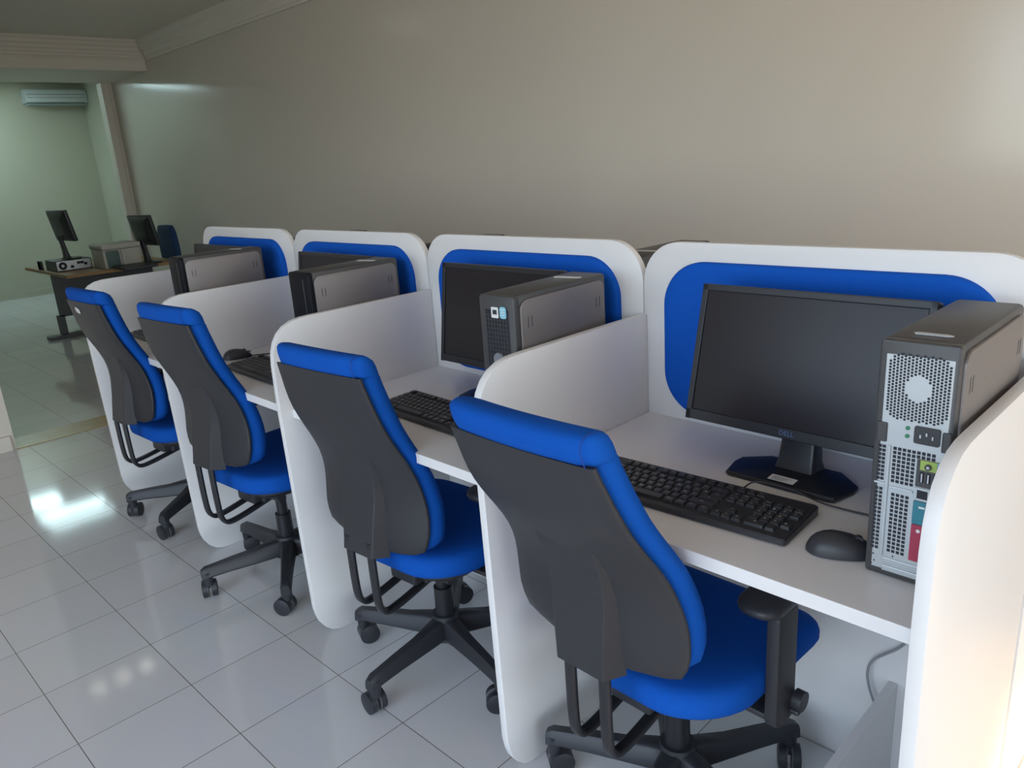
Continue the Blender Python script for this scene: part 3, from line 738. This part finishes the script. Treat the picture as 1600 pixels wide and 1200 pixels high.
# ------------------------------------------------------------------ far room: desk with computers, printer, chair
HF = .64
t = thing('far_desk', 'wood-topped desk with grey metal panel leg in the far room', 'desk', (-7.3, 1.2, 0))
bm = B(); prism(bm, [(-.77, -.45), (.66, -.45), (.70, .58), (-.77, .58)], lambda u, v: (u, v, HF-.028), lambda u, v: (u, v, HF), .002); obj('tabletop', bm, WOOD, t)
for y0, y1 in ((-.44, .50),):
    bm = B(); mm(bm, (.07, y0, .20), (.10, y1, HF-.028), .003); mm(bm, (.07, y0-.03, .03), (.10, y0+.04, .22), .003); mm(bm, (.07, y1-.3, .03), (.10, y1, .22), .003); obj('panel_leg', bm, GREYM, t)
bm = B(); mm(bm, (.02, -.58, 0), (.15, .30, .03), .006); obj('foot', bm, GREYM, t)
fm = make_monitor('small black monitor on the desktop computer in the far room', None, False, 9, .46, .29, HK+.315)
fm.location = (-7.12, .95, HF+.105); fm.rotation_euler = (0, 0, R(184))
fm2 = copy_tree(fm); fm2['label'] = 'black monitor in the far room in front of the blue chair back'; fm2.location = (-6.78, 1.56, HF); fm2.rotation_euler = (0, 0, R(185))
bm = B(); mm(bm, (0, 0, 0), (.34, .32, .10), .006); t = thing('desktop_computer', 'flat desktop computer under the far-room monitor, fan side showing', 'computer', (-7.42, .79, HF))
obj('case', bm, CHASSIS, t)
bm = B(); mm(bm, (.34, .01, .008), (.344, .31, .094)); rp2 = obj('rear_plate', bm, METAL, t)
bm = B(); cyl(bm, (.344, .06, .05), (.347, .06, .05), .036); obj('fan_grille', bm, HOLE, rp2, True, angle=40)
bm = B(); cyl(bm, (.347, .06, .05), (.349, .06, .05), .013); obj('fan_hub', bm, METAL, rp2, True, angle=40)
bm = B()
for y, z in ((.14, .035), (.20, .065), (.23, .065), (.26, .05)): mm(bm, (.344, y-.014, z-.012), (.347, y+.014, z+.012))
obj('ports', bm, HOLE, rp2)
t = thing('small_speaker', 'small dark box at the left end of the far desk', 'box', (-7.55, .765, HF)); bm = B(); mm(bm, (-.05, -.0, 0), (.06, .02, .085), .004); mm(bm, (-.06, .0, 0), (.05, .022, .08), .003); obj('case', bm, BLACKP, t)
t = thing('printer', 'ivory printer with green-grey window on the far desk', 'printer', (-6.68, 1.22, HF))
bm = B(); mm(bm, (-.34, -.12, 0), (0, .22, .175), .012); mm(bm, (-.36, -.125, .175), (.01, .23, .225), .014); obj('body', bm, IVORY, t, True, angle=35)
bm = B(); mm(bm, (.0, -.095, .012), (.012, .02, .165), .004); obj('window', bm, GREENGL, t)
bm = B(); mm(bm, (.0, .04, .0), (.02, .075, .17), .004); obj('front_rib', bm, IVORY, t)
t = thing('dark_tray', 'flat black tray at the base of the far monitor', 'tray', (-6.42, 1.15, HF-.0)); bm = B(); mm(bm, (-.22, -.0, 0), (.1, .30, .03), .006); obj('body', bm, BLACKP, t)
t = thing('blue_chair', 'dark blue chair back behind the far-room monitor', 'chair', (-7.05, 1.86, 0), R(180))
bm = B(); loops = []
for z, a in ((.60, .14), (.61, .19), (.65, .215), (.78, .215), (.90, .195), (.955, .15), (.965, .11)): loops.append([(u*a/.2, v+.02*(z-.6), z) for u, v in rrect(.4, .06, .028, 5)])
loft(bm, loops); obj('backrest', bm, mat('dark_blue_fabric', (.01, .045, .13), .8), t, True, angle=60)
bm = B(); prism(bm, rrect(.44, .42, .08, 6), lambda u, v: (u, v+.22, .40), lambda u, v: (u, v+.22, .45), .012); obj('seat', bm, mat('dark_blue_seat', (.01, .045, .13), .8), t, True, angle=40)
bm = B(); sweep(bm, spline([(0, -.03, .66), (0, -.05, .5), (0, 0, .39), (0, .2, .38)], 5), rrect(.05, .012, .004, 2)); obj('back_bar', bm, BLACKM, t, True, angle=40)
bm = B(); cyl(bm, (0, .22, .06), (0, .22, .40), .026); obj('gas_column', bm, BLACKM, t, True, angle=40)
for k in range(5):
    a = R(72*k+10); bm = B(); sweep(bm, [(0, .22, .11), (.15*math.cos(a), .22+.15*math.sin(a), .09), (.28*math.cos(a), .22+.28*math.sin(a), .07)], rrect(.035, .03, .008, 2)); cyl(bm, (.28*math.cos(a)-.02*math.sin(a), .22+.28*math.sin(a)+.02*math.cos(a), .03), (.28*math.cos(a)+.02*math.sin(a), .22+.28*math.sin(a)-.02*math.cos(a), .03), .03); cyl(bm, (.28*math.cos(a), .22+.28*math.sin(a), .03), (.28*math.cos(a), .22+.28*math.sin(a), .08), .012); obj('leg', bm, BASEP, t, True, angle=40)

for o in list(C.objects):
    if 'k' in o.keys(): del o['k']
